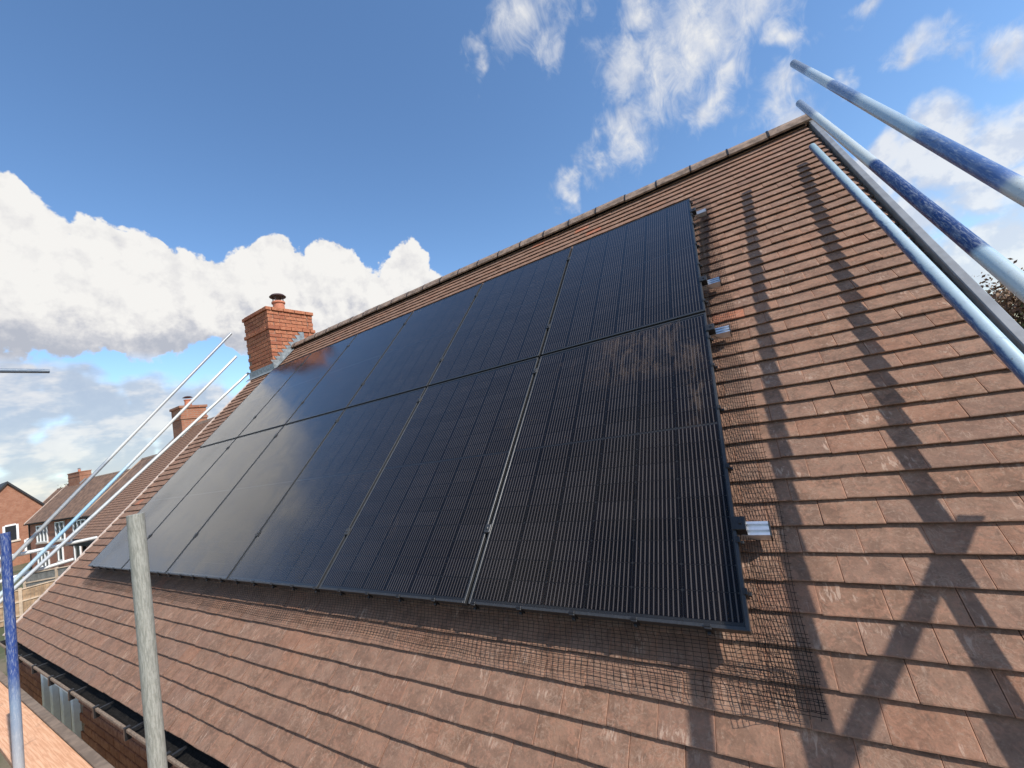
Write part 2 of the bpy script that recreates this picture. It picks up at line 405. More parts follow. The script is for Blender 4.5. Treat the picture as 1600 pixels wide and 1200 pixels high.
# --- tiles
def tile_geo(w, rnd):
    """a plain clay tile: x across, y up the slope from its tail, z out"""
    h = w / 2; xs = [-h, -h + .004, -h * .35, h * .35, h - .004, h]
    ys = [0, .0035, .05, .105, .215]
    tw = rnd.uniform(-.0016, .0016); cam_ = rnd.uniform(.0002, .0010); lift = rnd.uniform(-.0006, .0022)
    skew = rnd.uniform(-.0014, .0014); wob = [rnd.uniform(-.0007, .0007) for _ in xs]
    V, E = [], []
    for j, y in enumerate(ys):
        for i, x in enumerate(xs):
            z = -(y) * TT / GA - cam_ * (x / h) ** 2 + tw * x / h * (1 - y / .215) + lift * (1 - y / .215)
            yy = y
            if j == 0: z -= .0016; yy = y
            if i in (0, 5): z -= .0007
            if j < 2: yy += skew * x / h + wob[i]
            V.append((x, yy, z)); E.append((.35 if j == 0 else 1.0) if (j == 0 or i in (0, 5)) else (.55 if j == 1 or i in (1, 4) else 0.0))
    nx = len(xs); F = []
    for j in range(len(ys) - 1):
        for i in range(nx - 1): F.append((j * nx + i, j * nx + i + 1, (j + 1) * nx + i + 1, (j + 1) * nx + i))
    b0 = len(V)
    for i, x in enumerate(xs): V.append((x, V[i][1] + .0015, V[i][2] - TB)); E.append(0)
    for i in range(nx - 1): F.append((b0 + i, b0 + i + 1, i + 1, i))
    last = (len(ys) - 1) * nx
    for sgn, i in ((0, 0), (1, nx - 1)):
        V.append((xs[i], .215, V[last + i][2] - TB)); E.append(.15)
        q = (i, last + i, len(V) - 1, b0 + i); F.append(q if sgn else q[::-1])
    F.append((b0, len(V) - 2, len(V) - 1, b0 + nx - 1))
    return V, F, E
spec = []
k0, k1 = -8, 42
for k in range(k0, k1 + 1):
    vt = .003 + GA * k
    off = 7.189 + (TW / 2 if k % 2 else 0) + random.uniform(-.006, .006)
    u = off - TW * math.ceil((off - UL) / TW)
    while u < UR:
        a, b = max(u, UL), min(u + TW, UR)
        if b - a > .03:
            spec.append(((a + b) / 2, vt + random.uniform(-.0017, .0017), b - a - random.uniform(.0009, .0022), random.gauss(0, .0022)))
        u += TW
def cover(s):
    u, v = s[0], s[1] + GA / 2
    P = uvn(u, v, N0) - CAM
    z = P.dot(_f)
    if z < .2: return 0
    x, y = 800 + FPX * P.dot(_r) / z, 600 - FPX * P.dot(_u) / z
    if not (-40 < x < 1640 and -40 < y < 1240): return 0
    if -.1 < u < 6.85 and .05 < v < 3.3: return 0
    nrm = uvn(0, 0, 1)
    return abs(P.dot(nrm)) / (z ** 3)
order = sorted(range(len(spec)), key=lambda i: -cover(spec[i]))
single = set(order[:290])
mv, mf, me_, mr = [], [], [], []
def set_attr(me, name, vals):
    a = me.attributes.new(name, 'FLOAT', 'POINT'); a.data.foreach_set('value', vals)
for i, (u, v, w, rz) in enumerate(spec):
    V, F, E = tile_geo(w, random); rv = random.random()
    if i in single:
        me = bpy.data.meshes.new('tile'); me.from_pydata(V, [], F); me.materials.append(TILE)
        set_attr(me, 'rnd', [rv] * len(V)); set_attr(me, 'edge', E); me.update()
        o = bpy.data.objects.new('tile', me); o.location = (u, v, N0); o.rotation_euler = (0, 0, rz); link(o, roof)
    else:
        b = len(mv); c, s_ = math.cos(rz), math.sin(rz)
        mv += [(u + x * c - y * s_, v + x * s_ + y * c, N0 + z) for x, y, z in V]
        mf += [tuple(b + q for q in f) for f in F]; me_ += E; mr += [rv] * len(V)
me = bpy.data.meshes.new('roof_tiles'); me.from_pydata(mv, [], mf); me.materials.append(TILE)
set_attr(me, 'rnd', mr); set_attr(me, 'edge', me_); me.update()
o = bpy.data.objects.new('roof_tiles', me); link(o, roof); o['kind'] = 'stuff'

# --- ridge: angled cap tiles with clips at the joints
prof_o = [(-.135, -.110), (-.105, -.055), (-.06, -.014), (0, .002), (.06, -.014), (.105, -.055), (.135, -.110)]
prof_i = [(p * .90, q - .014) for p, q in prof_o]
ring = [yz2vn(RY + p, RZ + .045 + q) for p, q in prof_o + prof_i[::-1]]
ru = 7.985; RL = .347; idx = 0
while ru > -.44:
    a = max(ru - RL + .005, -.425)
    mb = MB(); dz = random.uniform(-.003, .003)
    rg = [(p + dz, q + dz) for p, q in ring]
    mb.prism(rg, 'x', a, ru - .003)
    mb.obj('ridge_tile', RIDGE, roof, bevel=.002)
    cl = MB()
    pc = [yz2vn(RY + p * 1.03, RZ + .0475 + q) for p, q in prof_o[:5]] + [yz2vn(RY + p * .98, RZ + .041 + q) for p, q in prof_o[:5]][::-1]
    cl.prism(pc, 'x', a - .008, a + .006)
    cl.obj('ridge_clip', BLACKPL, roof)
    ru -= RL
# under-ridge dry seal
sl = MB(); sl.box((UL, VR - .118, N0 - .012), (UR, VR - .02, N0 + .005)); sl.obj('ridge_seal', BLACKPL, roof)
# --- verges
vb = MB(); vb.box((UR + .022, -.84, N0 - .11), (UR + .060, VR - .02, N0 + .018)); vb.obj('verge_strip', GREYTRIM, roof, bevel=.004)
vb = MB()
for k in range(k0, k1 + 1):
    v = .003 + GA * k; vb.box((UR - .004, v + .004, N0 - .045), (UR + .020, v + GA - .004 + random.uniform(-.02, 0), N0 - .022 + random.uniform(-.006, .004)))
vb.obj('verge_mortar', MORT_V, roof)
vb = MB(); vb.box((UL - .032, -.83, N0 - .10), (UL - .006, 3.66, N0 + .006)); vb.obj('verge_strip', PALETRIM, roof, bevel=.003)

# --- chimney, laid brick by brick
chim = hchild(MB().box((-1.31, 2.712, 1.6), (-.452, 3.598, 3.76)).obj('chimney', MORTAR))
def cparent(o): o.parent = chim; return o
bme = {}
def brick_mesh(l, d, h, m, key):
    k = (round(l, 3), round(d, 3), round(h, 3), m.name, key)
    if k not in bme:
        mb = MB().box((-l / 2, -d / 2, -h / 2), (l / 2, d / 2, h / 2)); bm = bmesh.new(); me = bpy.data.meshes.new('brick')
        me.from_pydata(mb.v, [], mb.f); bm.from_mesh(me); bmesh.ops.recalc_face_normals(bm, faces=bm.faces)
        bmesh.ops.bevel(bm, geom=list(bm.edges), offset=.004, segments=1, affect='EDGES'); bm.to_mesh(me); bm.free(); me.materials.append(m); bme[k] = me
    return bme[k]
def put_brick(parent, x, y, z, l, d, rz, m=BRICK, h=.065):
    o = bpy.data.objects.new('brick', brick_mesh(l, d, h, m, 0)); o.location = (x, y, z); o.rotation_euler = (0, 0, rz + random.uniform(-.004, .004)); link(o, parent)
cx0, cx1, cy0, cy1 = -1.322, -.438, 2.70, 3.61
nz = 0
for ci in range(19):
    z = 3.735 - ci * .075
    ext = .028 if ci == 0 else (.020 if ci == 5 else 0.0)
    x0, x1, y0, y1 = cx0 - ext, cx1 + ext, cy0 - ext, cy1 + ext
    corners = [((x0, y0), (1, 0), x1 - x0), ((x1, y0), (0, 1), y1 - y0), ((x1, y1), (-1, 0), x1 - x0), ((x0, y1), (0, -1), y1 - y0)]
    for si, ((sx, sy), (dx, dy), L) in enumerate(corners):
        if si in (2, 3) and ci > 9: continue
        run = L - .1125; t = 0.0 if ci % 2 else .1125
        end = t + run
        segs = []
        if ci % 2 == 0: segs_start = t
        q = t
        while q < end - .03:
            l = min(.215, end - q - .010 if end - q < .225 else .215); segs.append((q, l)); q += .225
        nxv, nyv = (dy, -dx)
        for (q, l) in segs:
            put_brick(chim, sx + dx * (q + l / 2) - nxv * .05125, sy + dy * (q + l / 2) - nyv * .05125, z, l, .1025, math.atan2(dy, dx))
MB().box((-1.30, 2.72, 3.755), (-.46, 3.59, 3.785)).obj('flaunching', MORTAR, chim, bevel=.01)
MB().lathe([(.10, 3.78), (.115, 3.79), (.108, 3.83), (.105, 4.00), (.125, 4.005), (.125, 4.035), (.11, 4.045), (.09, 4.045), (.09, 3.85)], 20, (-.80, 3.15)).obj('chimney_pot', TERRA, chim, smooth=False)
MB().lathe([(.005, 4.205), (.06, 4.202), (.12, 4.185), (.155, 4.150), (.150, 4.140), (.10, 4.150), (.005, 4.150)], 20, (-.80, 3.15)).obj('chimney_cowl', DARKMET, chim)
st = MB()
for q in range(4):
    th = q * math.pi / 2 + .6; st.box((-.80 + .1 * math.cos(th) - .007, 3.15 + .1 * math.sin(th) - .007, 4.03), (-.80 + .1 * math.cos(th) + .007, 3.15 + .1 * math.sin(th) + .007, 4.155))
st.obj('cowl_bracket', DARKMET, chim)
# stepped lead on the side of the stack, apron in front
fl = MB()
yv = 2.70; stp = 0
while yv < 3.35:
    zr = yv + N0 * 2 * C45 + .0
    zt = math.floor((zr + .23 - 3.7725) / .075) * .075 + 3.7725
    fl.poly([(cx1 + .006, yv, zr - .03), (cx1 + .006, yv + .076, zr + .045), (cx1 + .006, yv + .076, zt + .005), (cx1 + .006, yv - .05, zt - .005), (cx1 + .006, yv, zt - .075)])
    yv += .075
lead = fl.obj('stepped_flashing', LEAD, chim)
md = lead.modifiers.new('thickness', 'SOLIDIFY'); md.thickness = .004
ap = MB()
ap.poly([uvn(cx0 - .05, 3.62, -.098), uvn(cx1 + .10, 3.62, -.098), uvn(cx1 + .10, 3.70, -.100), uvn(cx0 - .05, 3.70, -.100)])
ap.poly([(cx0, cy0 - .008, 2.545), (cx1 + .012, cy0 - .008, 2.545), (cx1 + .012, cy0 - .008, 2.66), (cx0, cy0 - .008, 2.66)])
ap.poly([uvn(cx1 + .006, 3.62, -.098), uvn(cx1 + .10, 3.62, -.098), uvn(cx1 + .10, 4.25, -.098), uvn(cx1 + .006, 4.25, -.098)])
md = ap.obj('lead_apron', LEAD, chim).modifiers.new('thickness', 'SOLIDIFY'); md.thickness = .004

# --- walls, front one with real bricks where it shows
WY = -.43
wall = hchild(MB().box((UL + .1, WY + .012, GZ), (UR - .1, 2 * RY - WY, EZ - .02)).obj('wall', MORTAR))
gb_ = MB()
for xx in (UL + .1, UR - .32):
    gb_.prism([(WY + .1, EZ - .02), (2 * RY - WY - .1, EZ - .02), (RY, RZ - .22)], 'x', xx, xx + .22)
hchild(gb_.obj('gable_wall', WBRICK))
WX0, WX1 = .36, 1.50
for ci in range(8):
    z = -.86 - ci * .075
    x = UL + .1 + (.1125 if ci % 2 else 0)
    while x < 5.9:
        if not (WX0 - .215 < x < WX1 and z > -1.75): put_brick(wall, x + .1075, WY + .051, z, .215, .1025, 0, WBRICK)
        x += .225
win = hchild(MB().box((WX0, WY + .02, -1.70), (WX1, WY + .03, -.84)).obj('window', WGLASS))
fr = MB()
for (a, b) in ((WX0, WX0 + .065), (WX0 + .34, WX0 + .42), (WX0 + .72, WX0 + .80), (WX1 - .065, WX1)):
    fr.box((a, WY - .035, -1.70), (b, WY + .045, -.84))
fr.box((WX0 + .065, WY - .03, -.91), (WX1 - .065, WY + .04, -.84))
fr.obj('window_frame', WHITEPL, win, bevel=.006)
# --- gutter
gp = []
GYc, GZc, GR = EY - .028, EZ - .035, .058
for q in range(11):
    th = math.pi + math.pi * q / 10; gp.append((GYc + GR * math.cos(th), GZc + GR * math.sin(th)))
for q in range(10, -1, -1):
    th = math.pi + math.pi * q / 10; gp.append((GYc + (GR - .004) * math.cos(th), GZc + (GR - .004) * math.sin(th)))
gut = hchild(MB().prism(gp, 'x', UL - .05, UR + .05).obj('gutter', GUTTER))
MB().box((UL - .05, GYc - GR - .012, GZc - .006), (UR + .05, GYc - GR + .004, GZc + .014)).obj('gutter_lip', GUTLIP, gut, bevel=.003)
gx = UL + .2
while gx < UR:
    b_ = MB().box((gx - .014, GYc - GR - .020, GZc - .05), (gx + .014, GYc - GR + .012, GZc + .022)); b_.box((gx - .01, GYc - GR + .012, GZc - .012), (gx + .01, GYc + GR - .006, GZc - .002))
    b_.obj('gutter_bracket', BLACKPL, gut); gx += .62
hchild(MB().box((UL, EY + .03, EZ - .24), (UR, EY + .052, EZ - .03)).obj('fascia', BLACKPL))
hchild(MB().box((UL, EY + .052, EZ - .24), (UR, WY + .02, EZ - .225)).obj('soffit', BLACKPL))

# ------------------------------------------------------------------ solar panels
PW, PH, GAPU, GAPV = 1.134, 1.722, .020, .020
fm = MB()
for (a, b) in (((0, 0), (.011, PH)), ((PW - .011, 0), (PW, PH))):
    fm.box((a[0], a[1], -.032), (b[0], b[1], 0))
for (a, b) in (((.011, 0), (PW - .011, .011)), ((.011, PH - .011), (PW - .011, PH))):
    fm.box((a[0], a[1], -.032), (b[0], b[1], 0))
def mesh_from(mb, name, m, bevel=0):
    o = mb.obj(name, m, bevel=bevel); me = o.data; bpy.data.objects.remove(o); return me
frame_me = mesh_from(fm, 'frame', FRAME, .0010)
glass_me = mesh_from(MB().poly([(.011, .011, 0), (PW - .011, .011, 0), (PW - .011, PH - .011, 0), (.011, PH - .011, 0)]), 'glass', GLASS)
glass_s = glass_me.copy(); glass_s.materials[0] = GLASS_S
back_me = mesh_from(MB().box((.011, .011, -.007), (PW - .011, PH - .011, -.0052)), 'backsheet', BACK)
ch = .004
cell_me = mesh_from(MB().poly([(-.091 + ch, -.0455, 0), (.091 - ch, -.0455, 0), (.091, -.0455 + ch, 0), (.091, .0455 - ch, 0), (.091 - ch, .0455, 0), (-.091 + ch, .0455, 0), (-.091, .0455 - ch, 0), (-.091, -.0455 + ch, 0)]), 'solar_cell', CELL)
colname = ['at the chimney end of the array', 'second from the chimney end', 'third from the chimney end', 'third from the bare tiles', 'second from the bare tiles', 'at the end beside the bare tiles']
for r in range(2):
    for c in range(6):
        u, v = c * (PW + GAPU) + .004, r * (PH + GAPV)
        p = empty('solar_panel', uvn(u, v, 0), (R_(45), 0, 0))
        tag(p, 'black solar panel in the %s row, %s' % (('lower', 'upper')[r], colname[c]), 'solar panel', 'solar panels on the roof')
        dn = random.uniform(-.0008, .0008)
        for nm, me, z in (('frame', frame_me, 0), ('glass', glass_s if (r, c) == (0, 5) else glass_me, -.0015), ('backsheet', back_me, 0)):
            o = bpy.data.objects.new(nm, me); o.location = (0, 0, z); link(o, p)
        for i in range(6):
            for j in range(18):
                o = bpy.data.objects.new('solar_cell', cell_me)
                o.location = (.016 + .091 + i * .184, .024 + .0455 + j * .0925 + (.0105 if j > 8 else 0), -.0044); link(o, p)

# mounting rails with clamps
rail_prof = [(-.027, -.074), (.027, -.074), (.027, -.036), (.017, -.036), (.017, -.048), (.0065, -.048), (.0065, -.036), (-.0065, -.036), (-.0065, -.048), (-.017, -.048), (-.017, -.036), (-.027, -.036)]
clampm = mesh_from(MB().box((-.011, -.022, -.034), (.011, .022, .004)).box((-.017, -.022, .0042), (.017, .022, .0072)).box((-.005, -.005, .0074), (.005, .005, .0125)), 'mid_clamp', FRAME, .001)
endm = mesh_from(MB().box((.001, -.026, -.036), (.034, .026, .003)).box((-.012, -.026, .0032), (.034, .026, .0065)).box((.012, -.005, .0068), (.022, .005, .0115)), 'end_clamp', BLACKPL, .001)
desc = ['lowest', 'second lowest', 'second highest', 'highest']
for q, v in enumerate((.362, 1.563, 2.091, 3.193)):
    o = MB().prism(rail_prof, 'x', -.05, 7.012).obj('mounting_rail', ALU, None, uvn(0, v, 0), (R_(45), 0, 0))
    tag(o, 'bright aluminium rail end sticking out past the panels, %s of the four' % desc[q], 'rail', 'aluminium mounting rails')
    for c in range(1, 6):
        k = bpy.data.objects.new('mid_clamp', clampm); k.location = (c * (PW + GAPU) - GAPU / 2 + .004, 0, 0); link(k, o)
    k = bpy.data.objects.new('end_clamp', endm); k.location = (6 * (PW + GAPU) - GAPU + .004, 0, 0); link(k, o)
    MB().box((7.0125, -.030, -.078), (7.017, .030, -.040)).obj('rail_end_cap', BLACKPL, o)
    hk = MB()
    for hu in [.45 + 1.2 * z for z in range(6)]: hk.box((hu, -.10, -.100), (hu + .03, .02, -.0745))
    hk.obj('roof_hook', ALU, o)

# ------------------------------------------------------------------ bird mesh along the lower edge and the right-hand side of the array
def wob(a, b, s): return noise.noise(Vector((a * 3.1, b * 3.1, s)))
PB = [(.006, -.034), (-.012, -.045), (-.030, -.066), (-.060, -.082), (-.095, -.090), (-.130, -.094), (-.150, -.096), (-.172, -.098)]
def along(P, t):
    L = [0]
    for a, b in zip(P, P[1:]): L.append(L[-1] + math.dist(a, b))
    t = min(max(t, 0), L[-1] - 1e-6)
    for i in range(len(P) - 1):
        if t <= L[i + 1]:
            k = (t - L[i]) / (L[i + 1] - L[i]); return tuple(P[i][q] * (1 - k) + P[i + 1][q] * k for q in (0, 1))
LEN = sum(math.dist(a, b) for a, b in zip(PB, PB[1:]))
def bot(u, t):
    v, n = along(PB, t); k = t / LEN; edge = .012 * wob(u * .35, 0, 5.0) + .01 * (u / 7)
    return (u + .006 * wob(u * 2, t * 9, 1.0), v - k * edge + .004 * wob(u * 2, t * 6, 2.0), max(n + k * (.010 + .010 * wob(u * 1.3, t * 5, 3.0)), -.0985))
def side(v, t):
    x, n = along(PB, t); k = t / LEN
    return (6.924 - x * .80 + k * .010 * wob(v, 0, 9.0) - .003, v + .006 * wob(v * 2, t * 9, 6.0), max(n + k * (.010 + .012 * wob(v * 1.6, t * 6, 7.0)), -.0985))
rot45 = (R_(45), 0, 0)
mb = MB(); ts = [LEN * q / 9 for q in range(10)]
u = .02
while u < 7.06:
    mb.wire([bot(u, t) for t in ts], .0010); u += .025
nl = int(LEN / .0125)
us = [.02 + 7.04 * q / 300 for q in range(301)]
for q in range(nl + 1): mb.wire([bot(u, min(q * .0125, LEN)) for u in us], .0010)
bm1 = mb.obj('bird_mesh', WIRE, None, (0, 0, 0), rot45)
tag(bm1, 'black wire bird mesh folded along the lower edge of the solar panels', 'wire mesh')
clipme = mesh_from(MB().box((-.011, -.006, -.040), (.011, .001, .0035)).box((-.011, .001, .0036), (.011, .010, .0055)).box((-.006, -.016, -.030), (.006, -.006, -.018)), 'mesh_clip', BLACKPL, .0010)
cu = .17
while cu < 6.9:
    if min(abs(cu - c * (PW + GAPU)) for c in range(7)) > .03:
        k = bpy.data.objects.new('mesh_clip', clipme); k.location = (cu, 0, 0); link(k, bm1)
    cu += .245
mb = MB(); v = -.165
while v < 3.56:
    mb.wire([side(v, t) for t in ts], .0010); v += .025
vs = [-.165 + 3.72 * q / 160 for q in range(161)]
for q in range(nl + 1): mb.wire([side(v, min(q * .0125, LEN)) for v in vs], .0010)
bm2 = mb.obj('bird_mesh', WIRE, None, (0, 0, 0), rot45)
tag(bm2, 'black wire bird mesh down the side of the panels, beside the bare tiles', 'wire mesh')
for cv in (.12, .30, .62, .95, 1.25, 1.48, 1.85, 2.3, 2.6, 2.95, 3.12, 3.4):
    k = bpy.data.objects.new('mesh_clip', clipme); k.location = (6.924 - .014, cv, 0); k.rotation_euler = (0, 0, R_(90)); link(k, bm2)

# ------------------------------------------------------------------ scaffolding
TR = .02415
def tube(name, P, Q, m, label, cat='scaffold tube', group=None, r=TR):
    P, Q = Vector(P), Vector(Q); d = Q - P; L = d.length
    mb = MB().lathe([(r - .004, .002), (r, 0), (r, L), (r - .001, L + .0008), (r - .004, L), (r - .004, L - .3)], 28)
    o = mb.obj(name, m, None, P, d.to_track_quat('Z', 'Y').to_euler(), smooth=True)
    try: o.data.set_sharp_from_angle(angle=R_(40))
    except Exception: pass
    return tag(o, label, cat, group)
def ext(Ptop, Plow, v):              # carry a sloping rail on down to v, in (u, v, n)
    a, b = Vector(Ptop), Vector(Plow); k = (v - a.y) / (b.y - a.y); return a + (b - a) * k
GR_ = 'sloping scaffold rails over the right-hand verge'
for nm, top, lo, stops, sd, sdc in (
    ('A', (7.80, 3.794, .545), (7.76, .887, .704), [(0, GALV), (.30, GALV), (.40, PALEB), (.408, (.10, .17, .36)), (.42, (.06, .115, .27)), (.515, (.09, .15, .29)), (.53, (.34, .44, .50)), (.66, (.42, .50, .53)), (.685, (.12, .18, .30)), (.77, (.16, .21, .32)), (.78, PALEB), (.885, (.42, .50, .54)), (.90, (.17, .19, .23)), (1, (.17, .19, .22))], 1, None),
    ('B', (7.802, 3.743, .270), (7.763, .813, .448), [(0, GALV), (.36, PALEB), (.427, (.40, .52, .58)), (.433, NAVY), (.635, NAVY), (.645, PALEB), (.88, PALEB), (.90, (.22, .26, .32)), (1, (.18, .22, .28))], 2, None),
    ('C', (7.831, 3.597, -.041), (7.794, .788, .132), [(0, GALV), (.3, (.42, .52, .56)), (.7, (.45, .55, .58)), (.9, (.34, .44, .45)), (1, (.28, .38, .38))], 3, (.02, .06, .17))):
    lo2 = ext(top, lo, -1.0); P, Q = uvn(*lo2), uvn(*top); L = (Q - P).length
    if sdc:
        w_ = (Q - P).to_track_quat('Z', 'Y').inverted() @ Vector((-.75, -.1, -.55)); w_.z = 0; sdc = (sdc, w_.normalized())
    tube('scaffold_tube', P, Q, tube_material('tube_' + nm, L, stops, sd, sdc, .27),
         {'A': 'blue banded galvanised tube, topmost of three rising across the sky beside the roof',
          'B': 'tube with a long navy painted stretch, middle of three beside the roof verge',
          'C': 'pale tube lying low over the tiles, lowest of three beside the roof verge'}[nm], 'scaffold tube', GR_)
GL = tube_material('galvanised_tube', 3.0, [(0, GALV), (.3, (.42, .45, .47)), (1, GALV)], 5)
GLB = tube_material('galvanised_blue_tube', 4.3, [(0, PALEB), (.3, (.25, .45, .62)), (.5, (.30, .48, .62)), (.56, GALV), (1, GALV)], 8)
GLD = tube_material('weathered_tube', 4.3, [(0, GALV), (.22, GALVD), (.45, (.22, .25, .28)), (.5, GALV), (1, (.30, .32, .35))], 9)
G2 = 'sloping scaffold rails beyond the chimney gable'
for P, Q, m, lab in (((-1.5, 2.531, 3.507), (-1.5, -.358, .195), GLD, 'dark weathered tube, uppermost of three sloping rails by the chimney'),
                     ((-1.5, 2.575, 3.037), (-1.5, -.359, -.097), GLB, 'tube with a light blue stretch, middle of three sloping rails by the chimney'),
                     ((-1.5, 2.764, 2.70), (-1.5, -.351, -.181), GL, 'shiny galvanised tube, lowest of three sloping rails by the chimney')):
    P, Q = Vector(P), Vector(Q); tube('scaffold_tube', Q + (Q - P) * .12, P, m, lab, 'scaffold tube', G2)
G3 = 'level scaffold tubes behind the blue post'
GALVL = tube_material('pale_tube', 2.0, [(0, (.66, .66, .63)), (1, (.60, .60, .57))], 6)
tube('scaffold_tube', (-1.58, -1.3, .25), (-1.58, .445, .192), GALVL, 'pale level tube crossing the sloping rails, upper of the pair behind the blue post', 'scaffold tube', G3)
tube('scaffold_tube', (-1.58, -1.3, -.11), (-1.58, .19, -.030), GALVL, 'pale level tube ending at the roof edge, lower of the pair behind the blue post', 'scaffold tube', G3)
DK = tube_material('dark_tube', 2.0, [(0, (.10, .13, .17)), (1, (.13, .17, .22))], 7)
tube('scaffold_tube', (.3, -2.2, 2.29), (.3, -.246, 2.295), DK, 'dark level tube end high against the clouds above the far houses')
pm_, pt_, pb_ = mat('rough_galvanised', .7, .15, .4)
pco = pt_.v('ADD', pt_.n('ShaderNodeTexCoord').outputs['Object'], (3, 1, 7))
g1 = pt_.noise(pt_.v('MULTIPLY', pco, (1, 1, .14)), 230, 4, .62); g2 = pt_.noise(pco, 30, 5, .65); g3 = pt_.noise(pt_.v('MULTIPLY', pco, (1, 1, .5)), 320, 3, .6)
pbase = pt_.mix(pt_.ss(g1, .36, .64), (.235, .235, .20), (.36, .355, .31))
pbase = pt_.mix(pt_.m('MULTIPLY', pt_.ss(g2, .48, .66), .5), pbase, (.30, .30, .26))
pbase = pt_.mix(pt_.m('MULTIPLY', pt_.ss(g3, .58, .70), .35), pbase, (.11, .11, .095))
pt_.put(pb_.inputs['Base Color'], pbase); pt_.put(pb_.inputs['Normal'], pt_.bump(g1, .5, .002))
tube('scaffold_post', (5.155, -.935, GZ), (5.155, -.935, .692), pm_, 'rough grey galvanised post standing in front of the roof, cut off level', 'scaffold post')
tube('scaffold_post', (2.884, -.939, GZ), (2.60, -.91, .650), tube_material('post_blue', 6.4, [(0, (.34, .35, .35)), (.775, (.36, .38, .40)), (.83, (.20, .28, .40)), (.86, (.02, .06, .24)), (1, (.015, .045, .20))], 12, None, .5), 'scratched blue painted post bare grey metal towards its foot', 'scaffold post')
tube('scaffold_post', (-1.625, -.42, GZ), (-1.625, -.42, .27), GALVL, 'far post carrying the sloping rails, hidden behind the blue post', 'scaffold post')
tube('scaffold_tube', (8.03, -2.3, .90), (8.258, .315, .954), GALVL, 'level guard rail tube out beyond the right-hand verge')
tube('scaffold_tube', (3.6, -.70, -.955), (5.16, -.885, -.955), tube_material('tube_bluebit', 1.6, [(0, BLUE), (.8, BLUE), (1, BLUE)], 13), 'short blue tube low down beside the rough grey post')
# deck boards
bmat, bt, bb = mat('scaffold_timber', .85)
co = bt.n('ShaderNodeTexCoord').outputs['Object']
gr = bt.noise(bt.v('MULTIPLY', co, (.5, 14, 14)), 8, 6, .65, dist=.6)
bc = bt.mix(bt.ss(gr, .35, .68), (.58, .29, .155), (.78, .45, .27))
bt.put(bb.inputs['Base Color'], bt.mix(bt.m('MULTIPLY', bt.ss(bt.noise(co, 7, 6, .7), .56, .7), .5), bc, (.24, .13, .08)))
bt.put(bb.inputs['Normal'], bt.bump(gr, .3, .003))
DKB = plain('shade_toned_board', (.20, .15, .115), .9, 0, .2, 12, .003)  # inner board's shade put into a darker grey-brown colour
ZD = -.92
for q, (y0, y1, m, lab, dz) in enumerate(((-.655, -.597, DKB, 'narrow edge board next to the house wall, shade put into its colour', -.012), (-.895, -.664, bmat, 'orange timber scaffold board nearest the house wall', 0), (-1.188, -.966, bmat, 'orange timber scaffold board, second out from the wall', -.004), (-1.42, -1.196, bmat, 'orange timber scaffold board, third out from the wall', -.002), (-1.655, -1.43, bmat, 'orange timber scaffold board, fourth out from the wall', -.005))):
    o = MB().box((-1.9, y0, ZD - .038 + dz), (3.1 if q else 8.6, y1, ZD + dz)).obj('scaffold_board', m, bevel=.004)
    tag(o, lab, 'scaffold board', 'scaffold deck boards')
for q, (y0, y1, lab) in enumerate(((-.895, -.664, 'nearest the house wall'), (-1.188, -.966, 'second out from the wall'), (-1.42, -1.196, 'third out from the wall'), (-1.655, -1.43, 'fourth out from the wall'))):
    o = MB().box((3.106, y0, ZD - .040), (8.6, y1, ZD - .003)).obj('scaffold_board', bmat, bevel=.004)
    tag(o, 'orange timber scaffold board below the photographer, %s' % lab, 'scaffold board', 'scaffold deck boards')

# ------------------------------------------------------------------ neighbouring houses
def brick_wall_mat(name, a, b_, mo):
    m, t, b = mat(name, .9, 0, .2); co = t.n('ShaderNodeTexCoord').outputs['Object']; s = t.sep(co)
    bt_ = t.n('ShaderNodeTexBrick'); bt_.inputs['Scale'].default_value = 1.0
    t.put(bt_.inputs['Vector'], t.comb(t.m('ADD', s[0], s[1]), s[2], 0.0))
    bt_.inputs['Color1'].default_value = (*a, 1); bt_.inputs['Color2'].default_value = (*b_, 1); bt_.inputs['Mortar'].default_value = (*mo, 1)
    bt_.inputs['Brick Width'].default_value = .225; bt_.inputs['Row Height'].default_value = .075; bt_.inputs['Mortar Size'].default_value = .010
    n = t.noise(co, 1.6, 6, .65)
    t.put(b.inputs['Base Color'], t.mix(t.m('MULTIPLY', t.ss(n, .4, .7), .5), bt_.outputs['Color'], tuple(k * .62 for k in a)))
    return m
BW1 = brick_wall_mat('far_brick_red', (.33, .115, .07), (.42, .17, .10), (.34, .24, .18))
BW2 = brick_wall_mat('far_brick_orange', (.33, .125, .07), (.40, .175, .10), (.31, .22, .16))
FROOF = plain('far_roof', (.17, .098, .062), .85, 0, .3, 2.5)
SILL = plain('stone_sill', (.62, .53, .43), .8)
TANV = plain('tan_verge', (.40, .28, .20), .8)
